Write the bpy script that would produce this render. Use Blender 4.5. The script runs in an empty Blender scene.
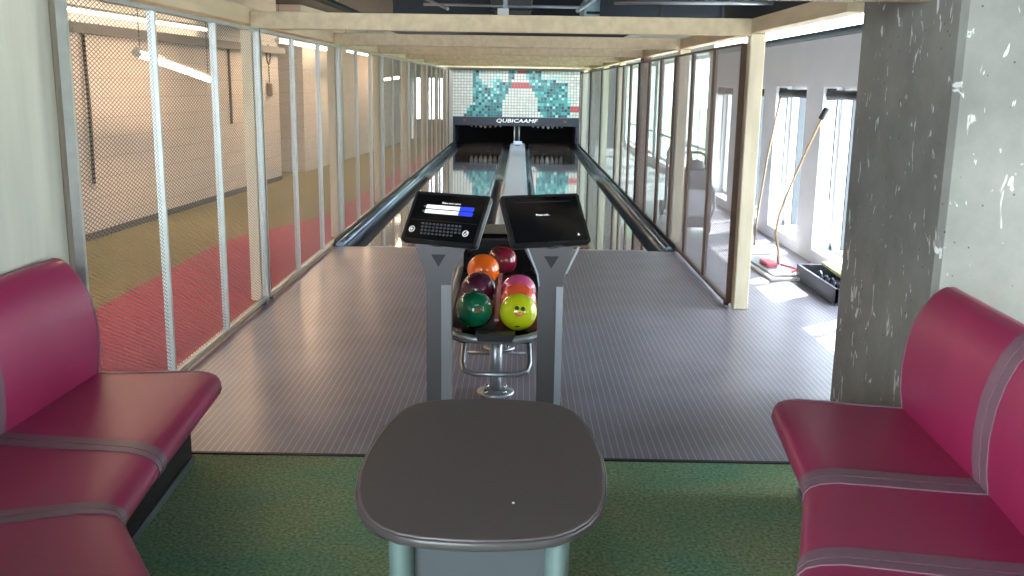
import bpy, bmesh, math, random
from mathutils import Vector, Matrix
random.seed(7)
S = bpy.context.scene
COL = S.collection

# ------------------------------------------------------------------ camera
PITCH, YAW, ROLL, FPX, EYE = 0.2090, 0.0069, 0.0150, 960.0, 1.6
def camera():
    cy, sy, cp, sp = math.cos(YAW), math.sin(YAW), math.cos(PITCH), math.sin(PITCH)
    fw = Vector((-sy*cp, cy*cp, -sp)); r = Vector((cy, sy, 0)); u = r.cross(fw)
    c, s = math.cos(ROLL), math.sin(ROLL)
    r2, u2 = r*c + u*s, u*c - r*s
    cd = bpy.data.cameras.new('camera'); o = bpy.data.objects.new('camera', cd); COL.objects.link(o)
    cd.sensor_fit = 'HORIZONTAL'; cd.sensor_width = 36.0; cd.lens = FPX/1024*36.0
    cd.clip_start = 0.05; cd.clip_end = 300
    m = Matrix((r2, u2, -fw)).transposed().to_4x4(); m.translation = (0, 0, EYE)
    o.matrix_world = m
    S.camera = o
camera()

# ------------------------------------------------------------------ world, sun, exposure
W = bpy.data.worlds.new('sky'); S.world = W; W.use_nodes = True
bg = W.node_tree.nodes['Background']; bg.inputs[0].default_value = (0.80, 0.90, 1.0, 1); bg.inputs[1].default_value = 9.0
def lamp(name, kind, loc, energy, color, **kw):
    l = bpy.data.lights.new(name, kind); l.energy = energy; l.color = color
    for k, v in kw.items(): setattr(l, k, v)
    o = bpy.data.objects.new(name, l); o.location = loc; COL.objects.link(o); return o
sun = lamp('sun', 'SUN', (8, 8, 12), 16.0, (1.0, 0.95, 0.88), angle=0.009)
sun.rotation_euler = Vector((-1.0, -0.85, -1.5)).to_track_quat('-Z', 'Y').to_euler()
S.view_settings.view_transform = 'Standard'; S.view_settings.look = 'None'
S.view_settings.gamma = 1.0; S.view_settings.use_curve_mapping = False
S.view_settings.exposure = 0.85

# ------------------------------------------------------------------ materials
def lin(c):
    return tuple(((v/255)/12.92 if v/255 <= 0.04045 else ((v/255+0.055)/1.055)**2.4) for v in c)
MATS = {}
def mat(name, rgb, rough=0.5, metal=0.0, var=0.0, scale=8.0, stretch=(1,1,1), bump=0.0, coat=0.0, emit=None, trans=0.0, spec=None, rgb2=None, contrast=(0.35,0.65), detail=4.0, bscale=None):
    if name in MATS: return MATS[name]
    m = bpy.data.materials.new(name); m.use_nodes = True; nt = m.node_tree; b = nt.nodes['Principled BSDF']
    c = lin(rgb)
    b.inputs['Base Color'].default_value = (*c, 1); b.inputs['Roughness'].default_value = rough; b.inputs['Metallic'].default_value = metal
    if coat: b.inputs['Coat Weight'].default_value = coat; b.inputs['Coat Roughness'].default_value = 0.05
    if trans: b.inputs['Transmission Weight'].default_value = trans
    if spec is not None: b.inputs['Specular IOR Level'].default_value = spec
    if emit: b.inputs['Emission Color'].default_value = (*emit[0], 1); b.inputs['Emission Strength'].default_value = emit[1]
    if var or rgb2 or bump:
        tc = nt.nodes.new('ShaderNodeTexCoord'); mp = nt.nodes.new('ShaderNodeMapping'); mp.inputs['Scale'].default_value = stretch
        nt.links.new(tc.outputs['Object'], mp.inputs[0])
        n = nt.nodes.new('ShaderNodeTexNoise'); n.inputs['Scale'].default_value = scale; n.inputs['Detail'].default_value = detail
        nt.links.new(mp.outputs[0], n.inputs['Vector'])
        if var or rgb2:
            rp = nt.nodes.new('ShaderNodeValToRGB'); e = rp.color_ramp.elements
            e[0].position, e[1].position = contrast
            if rgb2: c1, c2 = c, lin(rgb2)
            else: c1, c2 = tuple(v*(1-var) for v in c), tuple(min(1, v*(1+var)) for v in c)
            e[0].color = (*c1, 1); e[1].color = (*c2, 1)
            nt.links.new(n.outputs['Fac'], rp.inputs[0]); nt.links.new(rp.outputs[0], b.inputs['Base Color'])
        if bump:
            bp = nt.nodes.new('ShaderNodeBump'); bp.inputs['Strength'].default_value = bump; bp.inputs['Distance'].default_value = 0.01
            if bscale:
                n2 = nt.nodes.new('ShaderNodeTexNoise'); n2.inputs['Scale'].default_value = bscale
                nt.links.new(mp.outputs[0], n2.inputs['Vector']); n = n2
            nt.links.new(n.outputs['Fac'], bp.inputs['Height']); nt.links.new(bp.outputs[0], b.inputs['Normal'])
    MATS[name] = m; return m

def node_mat(name, build):
    m = bpy.data.materials.new(name); m.use_nodes = True; nt = m.node_tree
    build(nt, nt.nodes['Principled BSDF']); MATS[name] = m; return m

def approach_nodes(nt, b):
    N, L = nt.nodes, nt.links
    tc = N.new('ShaderNodeTexCoord'); sx = N.new('ShaderNodeSeparateXYZ'); L.new(tc.outputs['Object'], sx.inputs[0])
    def mth(op, a, bb=None):
        n = N.new('ShaderNodeMath'); n.operation = op
        for i, v in enumerate((a, bb)):
            if v is None: continue
            if isinstance(v, (int, float)): n.inputs[i].default_value = v
            else: L.new(v, n.inputs[i])
        return n.outputs[0]
    fx = mth('FRACT', mth('MULTIPLY', sx.outputs[0], 1/0.033))
    line = mth('LESS_THAN', fx, 0.11)
    fy = mth('FRACT', mth('MULTIPLY', sx.outputs[1], 1/0.55))
    fx2 = mth('FRACT', mth('MULTIPLY', sx.outputs[0], 1/0.165))
    dash = mth('MULTIPLY', mth('LESS_THAN', fy, 0.012), mth('LESS_THAN', fx2, 0.08))
    msk = mth('MAXIMUM', line, dash)
    nz = N.new('ShaderNodeTexNoise'); nz.inputs['Scale'].default_value = 2.5; nz.inputs['Detail'].default_value = 5
    L.new(tc.outputs['Object'], nz.inputs['Vector'])
    rp = N.new('ShaderNodeValToRGB'); rp.color_ramp.elements[0].color = (*lin((124,120,131)),1); rp.color_ramp.elements[1].color = (*lin((143,139,151)),1)
    rp.color_ramp.elements[0].position = .3; rp.color_ramp.elements[1].position = .7
    L.new(nz.outputs['Fac'], rp.inputs[0])
    mx = N.new('ShaderNodeMix'); mx.data_type = 'RGBA'; L.new(msk, mx.inputs[0]); L.new(rp.outputs[0], mx.inputs[6])
    mx.inputs[7].default_value = (*lin((190,186,190)), 1)
    L.new(mx.outputs[2], b.inputs['Base Color']); b.inputs['Roughness'].default_value = 0.3
approach_m = node_mat('approach_grey_stripe', approach_nodes)

def block_nodes(nt, b):
    N, L = nt.nodes, nt.links
    tc = N.new('ShaderNodeTexCoord'); sx = N.new('ShaderNodeSeparateXYZ'); L.new(tc.outputs['Object'], sx.inputs[0])
    cb = N.new('ShaderNodeCombineXYZ'); L.new(sx.outputs[1], cb.inputs[0]); L.new(sx.outputs[2], cb.inputs[1])
    br = N.new('ShaderNodeTexBrick'); L.new(cb.outputs[0], br.inputs['Vector'])
    br.inputs['Scale'].default_value = 1.0; br.inputs['Brick Width'].default_value = 0.40; br.inputs['Row Height'].default_value = 0.2
    br.inputs['Mortar Size'].default_value = 0.006; br.inputs['Color1'].default_value = (*lin((206,196,188)),1); br.inputs['Color2'].default_value = (*lin((200,190,182)),1)
    br.inputs['Mortar'].default_value = (*lin((184,172,164)),1)
    L.new(br.outputs['Color'], b.inputs['Base Color']); b.inputs['Roughness'].default_value = .7
    bp = N.new('ShaderNodeBump'); bp.inputs['Strength'].default_value = .3; bp.inputs['Distance'].default_value = .01; bp.invert = True
    L.new(br.outputs['Fac'], bp.inputs['Height']); L.new(bp.outputs[0], b.inputs['Normal'])
block_m = node_mat('painted_block', block_nodes)

def concrete(name, c1, c2, fleck):
    def f(nt, b):
        N, L = nt.nodes, nt.links
        tc = N.new('ShaderNodeTexCoord')
        n1 = N.new('ShaderNodeTexNoise'); n1.inputs['Scale'].default_value = 3.0; n1.inputs['Detail'].default_value = 8; n1.inputs['Roughness'].default_value = .65
        L.new(tc.outputs['Object'], n1.inputs['Vector'])
        rp = N.new('ShaderNodeValToRGB'); rp.color_ramp.elements[0].position = .3; rp.color_ramp.elements[1].position = .72
        rp.color_ramp.elements[0].color = (*lin(c1),1); rp.color_ramp.elements[1].color = (*lin(c2),1); L.new(n1.outputs['Fac'], rp.inputs[0])
        mp = N.new('ShaderNodeMapping'); mp.inputs['Scale'].default_value = (1,1,.42); L.new(tc.outputs['Object'], mp.inputs[0])
        n2 = N.new('ShaderNodeTexNoise'); n2.inputs['Scale'].default_value = 15; n2.inputs['Detail'].default_value = 3.0; n2.inputs['Distortion'].default_value = 1.4
        L.new(mp.outputs[0], n2.inputs['Vector'])
        r2 = N.new('ShaderNodeValToRGB'); r2.color_ramp.elements[0].position = .635; r2.color_ramp.elements[1].position = .675; L.new(n2.outputs['Fac'], r2.inputs[0])
        mx = N.new('ShaderNodeMix'); mx.data_type = 'RGBA'; L.new(r2.outputs[0], mx.inputs[0]); L.new(rp.outputs[0], mx.inputs[6]); mx.inputs[7].default_value = (*lin(fleck),1)
        n3 = N.new('ShaderNodeTexVoronoi'); n3.inputs['Scale'].default_value = 16; L.new(tc.outputs['Object'], n3.inputs['Vector'])
        r3 = N.new('ShaderNodeValToRGB'); r3.color_ramp.elements[0].position = .05; r3.color_ramp.elements[1].position = .085
        r3.color_ramp.elements[0].color = (.25,.25,.25,1); r3.color_ramp.elements[1].color = (1,1,1,1); L.new(n3.outputs['Distance'], r3.inputs[0])
        m2 = N.new('ShaderNodeMix'); m2.data_type = 'RGBA'; m2.blend_type = 'MULTIPLY'; m2.inputs[0].default_value = 1; L.new(mx.outputs[2], m2.inputs[6]); L.new(r3.outputs[0], m2.inputs[7])
        L.new(m2.outputs[2], b.inputs['Base Color']); b.inputs['Roughness'].default_value = .75
        bp = N.new('ShaderNodeBump'); bp.inputs['Strength'].default_value = .25; bp.inputs['Distance'].default_value = .01
        L.new(n1.outputs['Fac'], bp.inputs['Height']); L.new(bp.outputs[0], b.inputs['Normal'])
    return node_mat(name, f)
concrete_m = concrete('cast_concrete', (114,113,108), (138,137,131), (206,207,202))

def carpet_nodes(nt, b):
    N, L = nt.nodes, nt.links
    tc = N.new('ShaderNodeTexCoord')
    n1 = N.new('ShaderNodeTexNoise'); n1.inputs['Scale'].default_value = 1.5; n1.inputs['Detail'].default_value = 2.5; n1.inputs['Distortion'].default_value = .6
    mp = N.new('ShaderNodeMapping'); mp.inputs['Location'].default_value = (0.35, 0.1, 0); L.new(tc.outputs['Object'], mp.inputs[0]); L.new(mp.outputs[0], n1.inputs['Vector'])
    rp = N.new('ShaderNodeValToRGB'); rp.color_ramp.elements[0].position = .36; rp.color_ramp.elements[1].position = .66
    rp.color_ramp.elements[0].color = (*lin((134,178,142)),1); rp.color_ramp.elements[1].color = (*lin((172,182,136)),1); L.new(n1.outputs['Fac'], rp.inputs[0])
    n2 = N.new('ShaderNodeTexNoise'); n2.inputs['Scale'].default_value = 75; n2.inputs['Detail'].default_value = 4; L.new(tc.outputs['Object'], n2.inputs['Vector'])
    r2 = N.new('ShaderNodeValToRGB'); r2.color_ramp.elements[0].position = .32; r2.color_ramp.elements[1].position = .68
    r2.color_ramp.elements[0].color = (.45,.45,.45,1); r2.color_ramp.elements[1].color = (1,1,1,1); L.new(n2.outputs['Fac'], r2.inputs[0])
    m2 = N.new('ShaderNodeMix'); m2.data_type = 'RGBA'; m2.blend_type = 'MULTIPLY'; m2.inputs[0].default_value = 1; L.new(rp.outputs[0], m2.inputs[6]); L.new(r2.outputs[0], m2.inputs[7])
    L.new(m2.outputs[2], b.inputs['Base Color']); b.inputs['Roughness'].default_value = .95; b.inputs['Specular IOR Level'].default_value = .1
    bp = N.new('ShaderNodeBump'); bp.inputs['Strength'].default_value = .4; bp.inputs['Distance'].default_value = .005
    L.new(n2.outputs['Fac'], bp.inputs['Height']); L.new(bp.outputs[0], b.inputs['Normal'])
carpet_m = node_mat('green_carpet', carpet_nodes)

wood_m   = mat('pale_plywood', (200,180,146), .5, var=.10, scale=5, stretch=(3,.4,3), bump=.05)
woodv_m  = mat('pale_plywood_upright', (208,196,168), .5, var=.10, scale=5, stretch=(3,3,.35), bump=.05)
brown_m  = mat('brown_column', (108,82,66), .6, var=.12, scale=4, stretch=(2,2,.3))  # darker brown used on two of the right posts
panel_m  = mat('birch_panel', (206,204,188), .55, var=.07, scale=4, stretch=(3,3,.35))
galv_m   = mat('galvanised_steel', (168,170,166), .42, .55, var=.06, scale=20)
bronze_m = mat('bronze_frame', (92,72,58), .45, .4)
mesh_m   = mat('mesh_steel', (108,102,96), .5, .3)
meshr_m  = mat('mesh_steel_light', (170,168,170), .45, .3)
olive_m  = mat('olive_carpet', (132,124,82), .95, rgb2=(112,106,70), scale=90, bump=.2, spec=.1)
red_m    = mat('red_carpet', (166,74,92), .95, rgb2=(146,62,80), scale=90, bump=.2, spec=.1)
lane_m   = mat('lane_laminate', (124,114,110), .05, coat=1.0, var=.08, scale=3, stretch=(20,.3,1))
gutter_m = mat('gutter_plastic', (112,122,134), .2, .2)
cap_m    = mat('cap_cover_grey', (196,208,230), .22, .2)
black_m  = mat('matt_black', (18,19,22), .5)
navy_m   = mat('masking_strip', (38,44,60), .5)
dark_m   = mat('pit_dark', (14,15,18), .8)
ceil_m   = mat('ceiling_dark', (24,30,38), .8, var=.2, scale=3)
duct_m   = mat('ceiling_duct', (38,46,56), .6, .2)
pipe_m   = mat('conduit_grey', (140,146,152), .4, .4)
teal_m   = mat('ceiling_cassette', (176,214,222), .5)
white_m  = mat('white_wall', (226,228,232), .7, var=.02, scale=3)
whitef_m = mat('white_frame', (224,226,228), .45)
greyw_m  = mat('grey_wall', (150,148,146), .8, var=.04, scale=2)
vinyl_m  = mat('magenta_vinyl', (156,40,84), .42, var=.06, scale=3, bump=.06, bscale=160)
band_m   = mat('mauve_band', (128,96,108), .5, var=.05, scale=10)
tabtop_m = mat('table_laminate', (84,76,74), .35, var=.05, scale=60)
tabedge_m= mat('table_edge', (70,66,66), .3)
sage_m   = mat('sage_metal', (112,132,128), .42, .2)
slate_m  = mat('slate_panel', (76,80,84), .5, .1)
ped_m    = mat('pedestal_grey', (88,86,88), .4, .25)
pedl_m   = mat('pedestal_light', (168,174,182), .35, .3)
silver_m = mat('silver_tube', (168,172,176), .36, .8)
chrome_m = mat('chrome', (200,204,208), .15, 1.0)
screen_m = mat('screen_glass', (12,12,15), .12)
keys_m   = mat('screen_keys', (70,74,84), .4, emit=(lin((80,84,96)), .15))
uiw_m    = mat('screen_white', (235,235,235), .4, emit=((.9,.92,.95), .42))
uib_m    = mat('screen_blue', (40,60,210), .4, emit=(lin((40,62,214)), .45))
glass_b  = None

# ------------------------------------------------------------------ mesh helpers
class MB:
    def __init__(s): s.b = bmesh.new(); s.mi = 0
    def face(s, vs, smooth=False):
        try:
            f = s.b.faces.new(vs); f.material_index = s.mi; f.smooth = smooth; return f
        except ValueError: return None
    def hexa(s, p):      # 8 points: bottom ring then top ring
        v = [s.b.verts.new(q) for q in p]
        for q in ((3,2,1,0),(4,5,6,7),(0,1,5,4),(1,2,6,5),(2,3,7,6),(3,0,4,7)): s.face([v[i] for i in q])
        return v
    def box(s, x0, x1, y0, y1, z0, z1):
        return s.hexa([(x0,y0,z0),(x1,y0,z0),(x1,y1,z0),(x0,y1,z0),(x0,y0,z1),(x1,y0,z1),(x1,y1,z1),(x0,y1,z1)])
    def bbox(s, x0, x1, y0, y1, z0, z1, bev=.006, seg=2):
        t = bmesh.new(); m = MB.__new__(MB); m.b = t; m.mi = s.mi
        m.box(x0,x1,y0,y1,z0,z1)
        bmesh.ops.bevel(t, geom=list(t.edges), offset=bev, segments=seg, affect='EDGES', profile=.5)
        s.merge(t)
    def merge(s, t, M=None):
        vm = {v: s.b.verts.new((M @ v.co) if M else v.co) for v in t.verts}
        for f in t.faces:
            nf = s.face([vm[v] for v in f.verts], f.smooth)
            if nf: nf.material_index = max(f.material_index, s.mi)
        t.free()
    def prism(s, pts, axis, a0, a1, smooth=False):     # polygon in the two other axes, extruded along axis
        def mk(p, a):
            q = list(p); q.insert(axis, a); return s.b.verts.new(q)
        A = [mk(p, a0) for p in pts]; B = [mk(p, a1) for p in pts]; n = len(pts)
        s.face(A[::-1]); s.face(B)
        for i in range(n): s.face([A[i], A[(i+1)%n], B[(i+1)%n], B[i]], smooth)
    def tube(s, pts, r, seg=10, closed=False, caps=True, ell=None):
        pts = [Vector(p) for p in pts]; n = len(pts); rings = []
        rr = r if isinstance(r, (list, tuple)) else [r]*n
        up = None
        for i in range(n):
            if closed: d = pts[(i+1)%n]-pts[i-1]
            else: d = pts[min(i+1,n-1)]-pts[max(i-1,0)]
            d.normalize()
            if up is None:
                up = Vector((0,0,1)) if abs(d.z) < .9 else Vector((0,1,0))
            a = d.cross(up)
            if a.length < 1e-5: a = d.cross(Vector((1,0,0)))
            a.normalize(); up = a.cross(d).normalized()
            ring = [s.b.verts.new(pts[i] + a*math.cos(2*math.pi*k/seg)*rr[i] + up*math.sin(2*math.pi*k/seg)*rr[i]) for k in range(seg)]
            rings.append(ring)
        for i in range(n if closed else n-1):
            A, B = rings[i], rings[(i+1)%n]
            for k in range(seg): s.face([A[k], A[(k+1)%seg], B[(k+1)%seg], B[k]], True)
        if not closed and caps:
            s.face(rings[0][::-1]); s.face(rings[-1])
    def lathe(s, prof, c=(0,0,0), seg=24, M=None):
        rings = []
        for (r, z) in prof:
            if r < 1e-6:
                p = Vector((0,0,z)); rings.append([s.b.verts.new(((M@p) if M else p)+Vector(c))])
            else:
                ring = []
                for k in range(seg):
                    p = Vector((r*math.cos(2*math.pi*k/seg), r*math.sin(2*math.pi*k/seg), z)); ring.append(s.b.verts.new(((M@p) if M else p)+Vector(c)))
                rings.append(ring)
        for A, B in zip(rings, rings[1:]):
            for k in range(seg):
                a0, a1, b0, b1 = A[k%len(A)], A[(k+1)%len(A)], B[k%len(B)], B[(k+1)%len(B)]
                vs = []
                for v in (a0, a1, b1, b0):
                    if v not in vs: vs.append(v)
                if len(vs) > 2: s.face(vs, True)
    def loft(s, secs, caps=True, smooth=True):
        R = [[s.b.verts.new(p) for p in sec] for sec in secs]; n = len(R[0])
        for A, B in zip(R, R[1:]):
            for k in range(n): s.face([A[k], A[(k+1)%n], B[(k+1)%n], B[k]], smooth)
        if caps: s.face(R[0][::-1]); s.face(R[-1])
    def build(s, name, m, parent=None, loc=None, sharp=None):
        bmesh.ops.recalc_face_normals(s.b, faces=list(s.b.faces))
        me = bpy.data.meshes.new(name); s.b.to_mesh(me); s.b.free()
        for x in (m if isinstance(m, (list, tuple)) else [m]): me.materials.append(x)
        if sharp is not None: me.set_sharp_from_angle(angle=sharp)
        o = bpy.data.objects.new(name, me); COL.objects.link(o)
        if parent: o.parent = parent
        if loc: o.location = loc
        return o

def tag(o, label=None, cat=None, group=None, kind=None):
    if label: o['label'] = label
    if cat: o['category'] = cat
    if group: o['group'] = group
    if kind: o['kind'] = kind
    return o
def thing(name, label, cat, loc=(0,0,0), group=None, rz=0):
    o = bpy.data.objects.new(name, None); COL.objects.link(o); o.location = loc; o.rotation_euler = (0,0,rz); o.empty_display_size = .1
    return tag(o, label, cat, group)
def struct(name, mb, m, label=None, parent=None):
    o = mb.build(name, m, parent); o['kind'] = 'structure'
    if label: o['label'] = label
    return o
def dup(root, loc=None, label=None, rz=None):
    r = root.copy(); COL.objects.link(r)
    if loc is not None: r.location = loc
    if rz is not None: r.rotation_euler = (0,0,rz)
    if label: r['label'] = label
    for ch in root.children:
        c = ch.copy(); COL.objects.link(c); c.parent = r
        for g in ch.children:
            d = g.copy(); COL.objects.link(d); d.parent = c
    return r
def text_bm(txt, size, depth=.002, M=None, shear=0.0, space=1.0, sx=1.0, bold=0.0):
    cu = bpy.data.curves.new('lettering', 'FONT'); cu.body = txt; cu.size = size; cu.extrude = depth; cu.align_x = 'CENTER'; cu.align_y = 'CENTER'
    cu.shear = shear; cu.space_character = space; cu.resolution_u = 3
    o = bpy.data.objects.new('lettering', cu); COL.objects.link(o)
    dg = bpy.context.evaluated_depsgraph_get(); dg.update()
    me = bpy.data.meshes.new_from_object(o.evaluated_get(dg))
    b = bmesh.new(); b.from_mesh(me); bpy.data.objects.remove(o); bpy.data.curves.remove(cu); bpy.data.meshes.remove(me)
    bmesh.ops.scale(b, vec=(sx,1,1), verts=b.verts)
    if bold:
        src = b.copy(); out = MB()
        for q, (dx, dy) in enumerate(((-bold,0),(bold,0),(0,bold*.6),(0,-bold*.6))):
            out.merge(src.copy(), Matrix.Translation((dx,dy,.0015*q)))
        src.free(); b.free(); b = out.b
    if M: bmesh.ops.transform(b, matrix=M, verts=b.verts)
    return b
def text_obj(name, txt, size, m, M, parent, **kw):
    mb = MB(); mb.merge(text_bm(txt, size, M=M, **kw)); return mb.build(name, m, parent)

# ================================================================== FLOORS
XL, XR = -1.857, 1.562          # the planes of the two mesh screens
YC, YF, YE = 3.95, 9.40, 26.6   # carpet edge, foul line, lane end
b = MB(); b.box(-6, 3.0, -3.5, YC, -.12, 0); struct('floor', b, carpet_m, 'green and olive patterned carpet of the seating area')
b = MB(); b.box(XL, 2.75, YC, YF, -.12, 0.001); b.box(XR+.04, 2.75, YF, 30, -.12, 0.001)
struct('floor_approach', b, approach_m, 'grey approach with fine pale lines running towards the lanes')
b = MB(); b.bbox(XL+.01, XR, YC-.012, YC+.012, -.01, .006, .003); struct('trim_1', b, black_m)
b = MB(); b.box(-6, XL, YC, 30, -.12, 0); struct('floor_alley', b, olive_m, 'olive carpet beyond the left mesh screens')
curve = [(YC,-2.9),(5,-2.94),(6.5,-2.98),(8.3,-3.0),(9.3,-3.0),(9.9,-2.92),(10.6,-2.68),(11.2,-2.48),(11.8,-2.36),(13,-2.3),(16,-2.27),(20,-2.25),(28,-2.25)]
b = MB(); pts = [(x, y) for y, x in curve] + [(XL-.02, 28), (XL-.02, YC)]
b.prism(pts, 2, -.01, .004); struct('floor_runner', b, red_m, 'red carpet strip with a curved edge beside the left mesh screens')

# lanes
def lane(name, x0, x1, lab):
    b = MB(); b.box(x0, x1, YF, YE+1.6, -.1, 0.0); return struct(name, b, lane_m, lab)
lane('lane_floor_a', -1.52, -.47, 'left glossy bowling lane')
lane('lane_floor_b', .22, 1.27, 'right glossy bowling lane')
b = MB(); b.box(-1.52, 1.27, YF-.012, YF+.03, -.05, .004); struct('trim_2', b, mat('foul_line', (190,186,186), .4))
def gutter(x0, x1):
    b = MB(); n = 12; pr = []
    for i in range(n+1):
        a = math.pi*i/n; pr.append(((x0+x1)/2 - math.cos(a)*(x1-x0)/2, -.085*math.sin(a)-.004))
    lo = [(x, z-.01) for x, z in pr][::-1]
    b.prism(pr+lo, 1, YF+.03, YE+.4, True)
    return b
def fixture(name, mb, m, lab, cat, grp=None, **k): return tag(mb.build(name, m, **k), lab, cat, grp)
struct('lane_channel_a', gutter(-1.75, -1.52), gutter_m, 'outer gutter of the left lane')
struct('lane_channel_b', gutter(-.47, -.27), gutter_m, 'inner gutter of the left lane')
struct('lane_channel_c', gutter(.10, .22), gutter_m, 'inner gutter of the right lane')
struct('lane_channel_d', gutter(1.27, 1.455), gutter_m, 'outer gutter of the right lane')
b = MB(); b.box(-2.2,2.0,YF-.2,29.0,-.3,-.13); struct('floor_pit', b, dark_m)
# cap between the lanes, and the two outer kerb tubes
t = thing('ball_return_cap', 'long raised grey cover running between the two lanes', 'lane cover', (0,0,0))
b = MB(); b.prism([(-.28,-.02),(-.28,.03),(-.24,.05),(.07,.05),(.11,.03),(.11,-.02)], 1, YF+.05, YE-.42); b.build('cover', cap_m, t)
b = MB(); b.box(-.15,-.02,YE-1.6,YE-1.25,.05,.056); b.build('vent_slot', black_m, t)
b = MB(); b.bbox(-.20,.03,YE-.75,YE-.45,.05,.11,.01); b.build('end_block', cap_m, t)
for x, lab in ((-1.785,'round kerb rail along the foot of the left mesh screens'),(1.492,'round kerb rail along the foot of the right mesh screens')):
    t = thing('kerb_rail', lab, 'rail', (x,0,0))
    b = MB(); b.tube([(0,YF+.02,.005),(0,YE-.42,.005)], .042, 12); b.build('tube', mat('kerb_blue_grey', (140,158,174), .2, .6), t)
    b = MB(); b.box(-.050 if x<0 else .040, -.040 if x<0 else .048, YF+.0, YE-.42, .002, .07); b.build('backing_strip', black_m, t)

# ================================================================== LEFT ALLEY WALL (slightly slanted)
def xw(y): return -4.35 + .06*(y-9.2)
def wall_piece(b, y0, y1, z0, z1, th=.2, off=0):
    b.hexa([(xw(y0)-th+off,y0,z0),(xw(y0)+off,y0,z0),(xw(y1)+off,y1,z0),(xw(y1)-th+off,y1,z0),(xw(y0)-th+off,y0,z1),(xw(y0)+off,y0,z1),(xw(y1)+off,y1,z1),(xw(y1)-th+off,y1,z1)])
b = MB(); wall_piece(b, 2.0, 15.9, 0, 2.9); wall_piece(b, 17.3, 29, 0, 2.9)
b.box(xw(15.9)-1.2, xw(15.9)-.2+.0, 15.7, 15.9, 0, 2.9); b.box(xw(17.3)-1.2, xw(17.3)-.2, 17.3, 17.5, 0, 2.9)
struct('wall_left', b, block_m, 'pale painted block wall behind the left mesh screens')
b = MB(); b.box(-5.3, -5.1, 15.7, 17.5, 0, 2.9); struct('wall_recess', b, greyw_m)
b = MB(); wall_piece(b, 2.0, 15.9, 0, .07, .02, .015); struct('baseboard_left', b, mat('dark_skirting', (62,58,54), .6))
b = MB(); wall_piece(b, 2.0, 15.9, 2.02, 2.12, .1, .12); struct('trim_3', b, mat('wall_tray_grey', (112,108,104), .6))
# door in the far part of the wall
t = bpy.data.objects.new('door_1', None); COL.objects.link(t); t.location = (xw(19.6)+.01, 19.6, 0); t['kind'] = 'structure'; t['label'] = 'narrow dark door in the far block wall'
b = MB(); b.bbox(-.03,.03,-.45,.45,.01,1.72,.005); b.build('door_leaf', mat('door_brown', (96,74,64), .5), t)
b = MB(); b.box(-.03,.045,-.52,-.45,0,1.8); b.box(-.03,.045,.45,.52,0,1.8); b.box(-.03,.045,-.52,.52,1.72,1.8); b.build('door_frame', mat('door_frame_grey', (150,140,130), .5), t)
b = MB(); b.tube([(.03,-.36,.9),(.08,-.36,.9),(.08,-.24,.9)], .012, 8); b.build('door_handle', silver_m, t)

# end wall
b = MB(); b.box(-6, -3.35, 29, 29.2, 0, 2.9); b.box(-2.3, 3.2, 29, 29.2, 0, 2.9); b.box(-3.35,-2.3,29,29.2,0,.55); b.box(-3.35,-2.3,29,29.2,1.75,2.9); b.box(-2.9,-2.76,29,29.2,.55,1.75)
struct('wall_back', b, greyw_m, 'grey end wall behind the pinsetters')
def glazing(name, tint):
    m = bpy.data.materials.new(name); m.use_nodes = True; nt = m.node_tree
    for n in list(nt.nodes):
        if n.type != 'OUTPUT_MATERIAL': nt.nodes.remove(n)
    out = [n for n in nt.nodes if n.type == 'OUTPUT_MATERIAL'][0]
    tr = nt.nodes.new('ShaderNodeBsdfTransparent'); tr.inputs[0].default_value = (*tint, 1)
    gl = nt.nodes.new('ShaderNodeBsdfGlossy'); gl.inputs['Roughness'].default_value = .02
    mx = nt.nodes.new('ShaderNodeMixShader'); mx.inputs[0].default_value = .05; nt.links.new(tr.outputs[0], mx.inputs[1]); nt.links.new(gl.outputs[0], mx.inputs[2])
    nt.links.new(mx.outputs[0], out.inputs[0]); return m
glass_m = glazing('window_glass', (.94,.98,.98)); gglass_m = glazing('garden_glass', (.74,.92,.84))
b = MB(); b.face([b.b.verts.new(p) for p in ((-3.35,29.1,.55),(-2.3,29.1,.55),(-2.3,29.1,1.75),(-3.35,29.1,1.75))]); struct('window_far', b, glass_m)

# ================================================================== RIGHT WINDOW WALL
def pane_x(x, y0, y1, z0, z1):
    b = MB(); b.face([b.b.verts.new(p) for p in ((x,y0,z0),(x,y1,z0),(x,y1,z1),(x,y0,z1))]); return b
XW = 2.75
near = [7.83-1.65*k for k in range(6,-1,-1)] + [7.83+1.65*k for k in range(1,4)]    # near edges of the windows
WIDTH = 1.12
Z0, Z1 = .12, 1.56
bw = MB()
prev = -3.5
for i, y in enumerate(near):
    bw.box(XW, XW+.28, prev, y, 0, 2.12); prev = y+WIDTH
    bw.box(XW, XW+.28, y, y+WIDTH, 0, Z0); bw.box(XW, XW+.28, y, y+WIDTH, Z1+.06, 2.12)
bw.box(XW, XW+.28, prev, 14.2, 0, 2.12)
bu = MB(); bu.box(XW, XW+.28, -3.5, 14.2, 2.36, 2.9); struct('wall_upper', bu, ceil_m, 'dark band of wall above the clerestory strip')
bw.box(XW, XW+.28, 14.2, 30, 2.55, 2.9)
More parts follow.
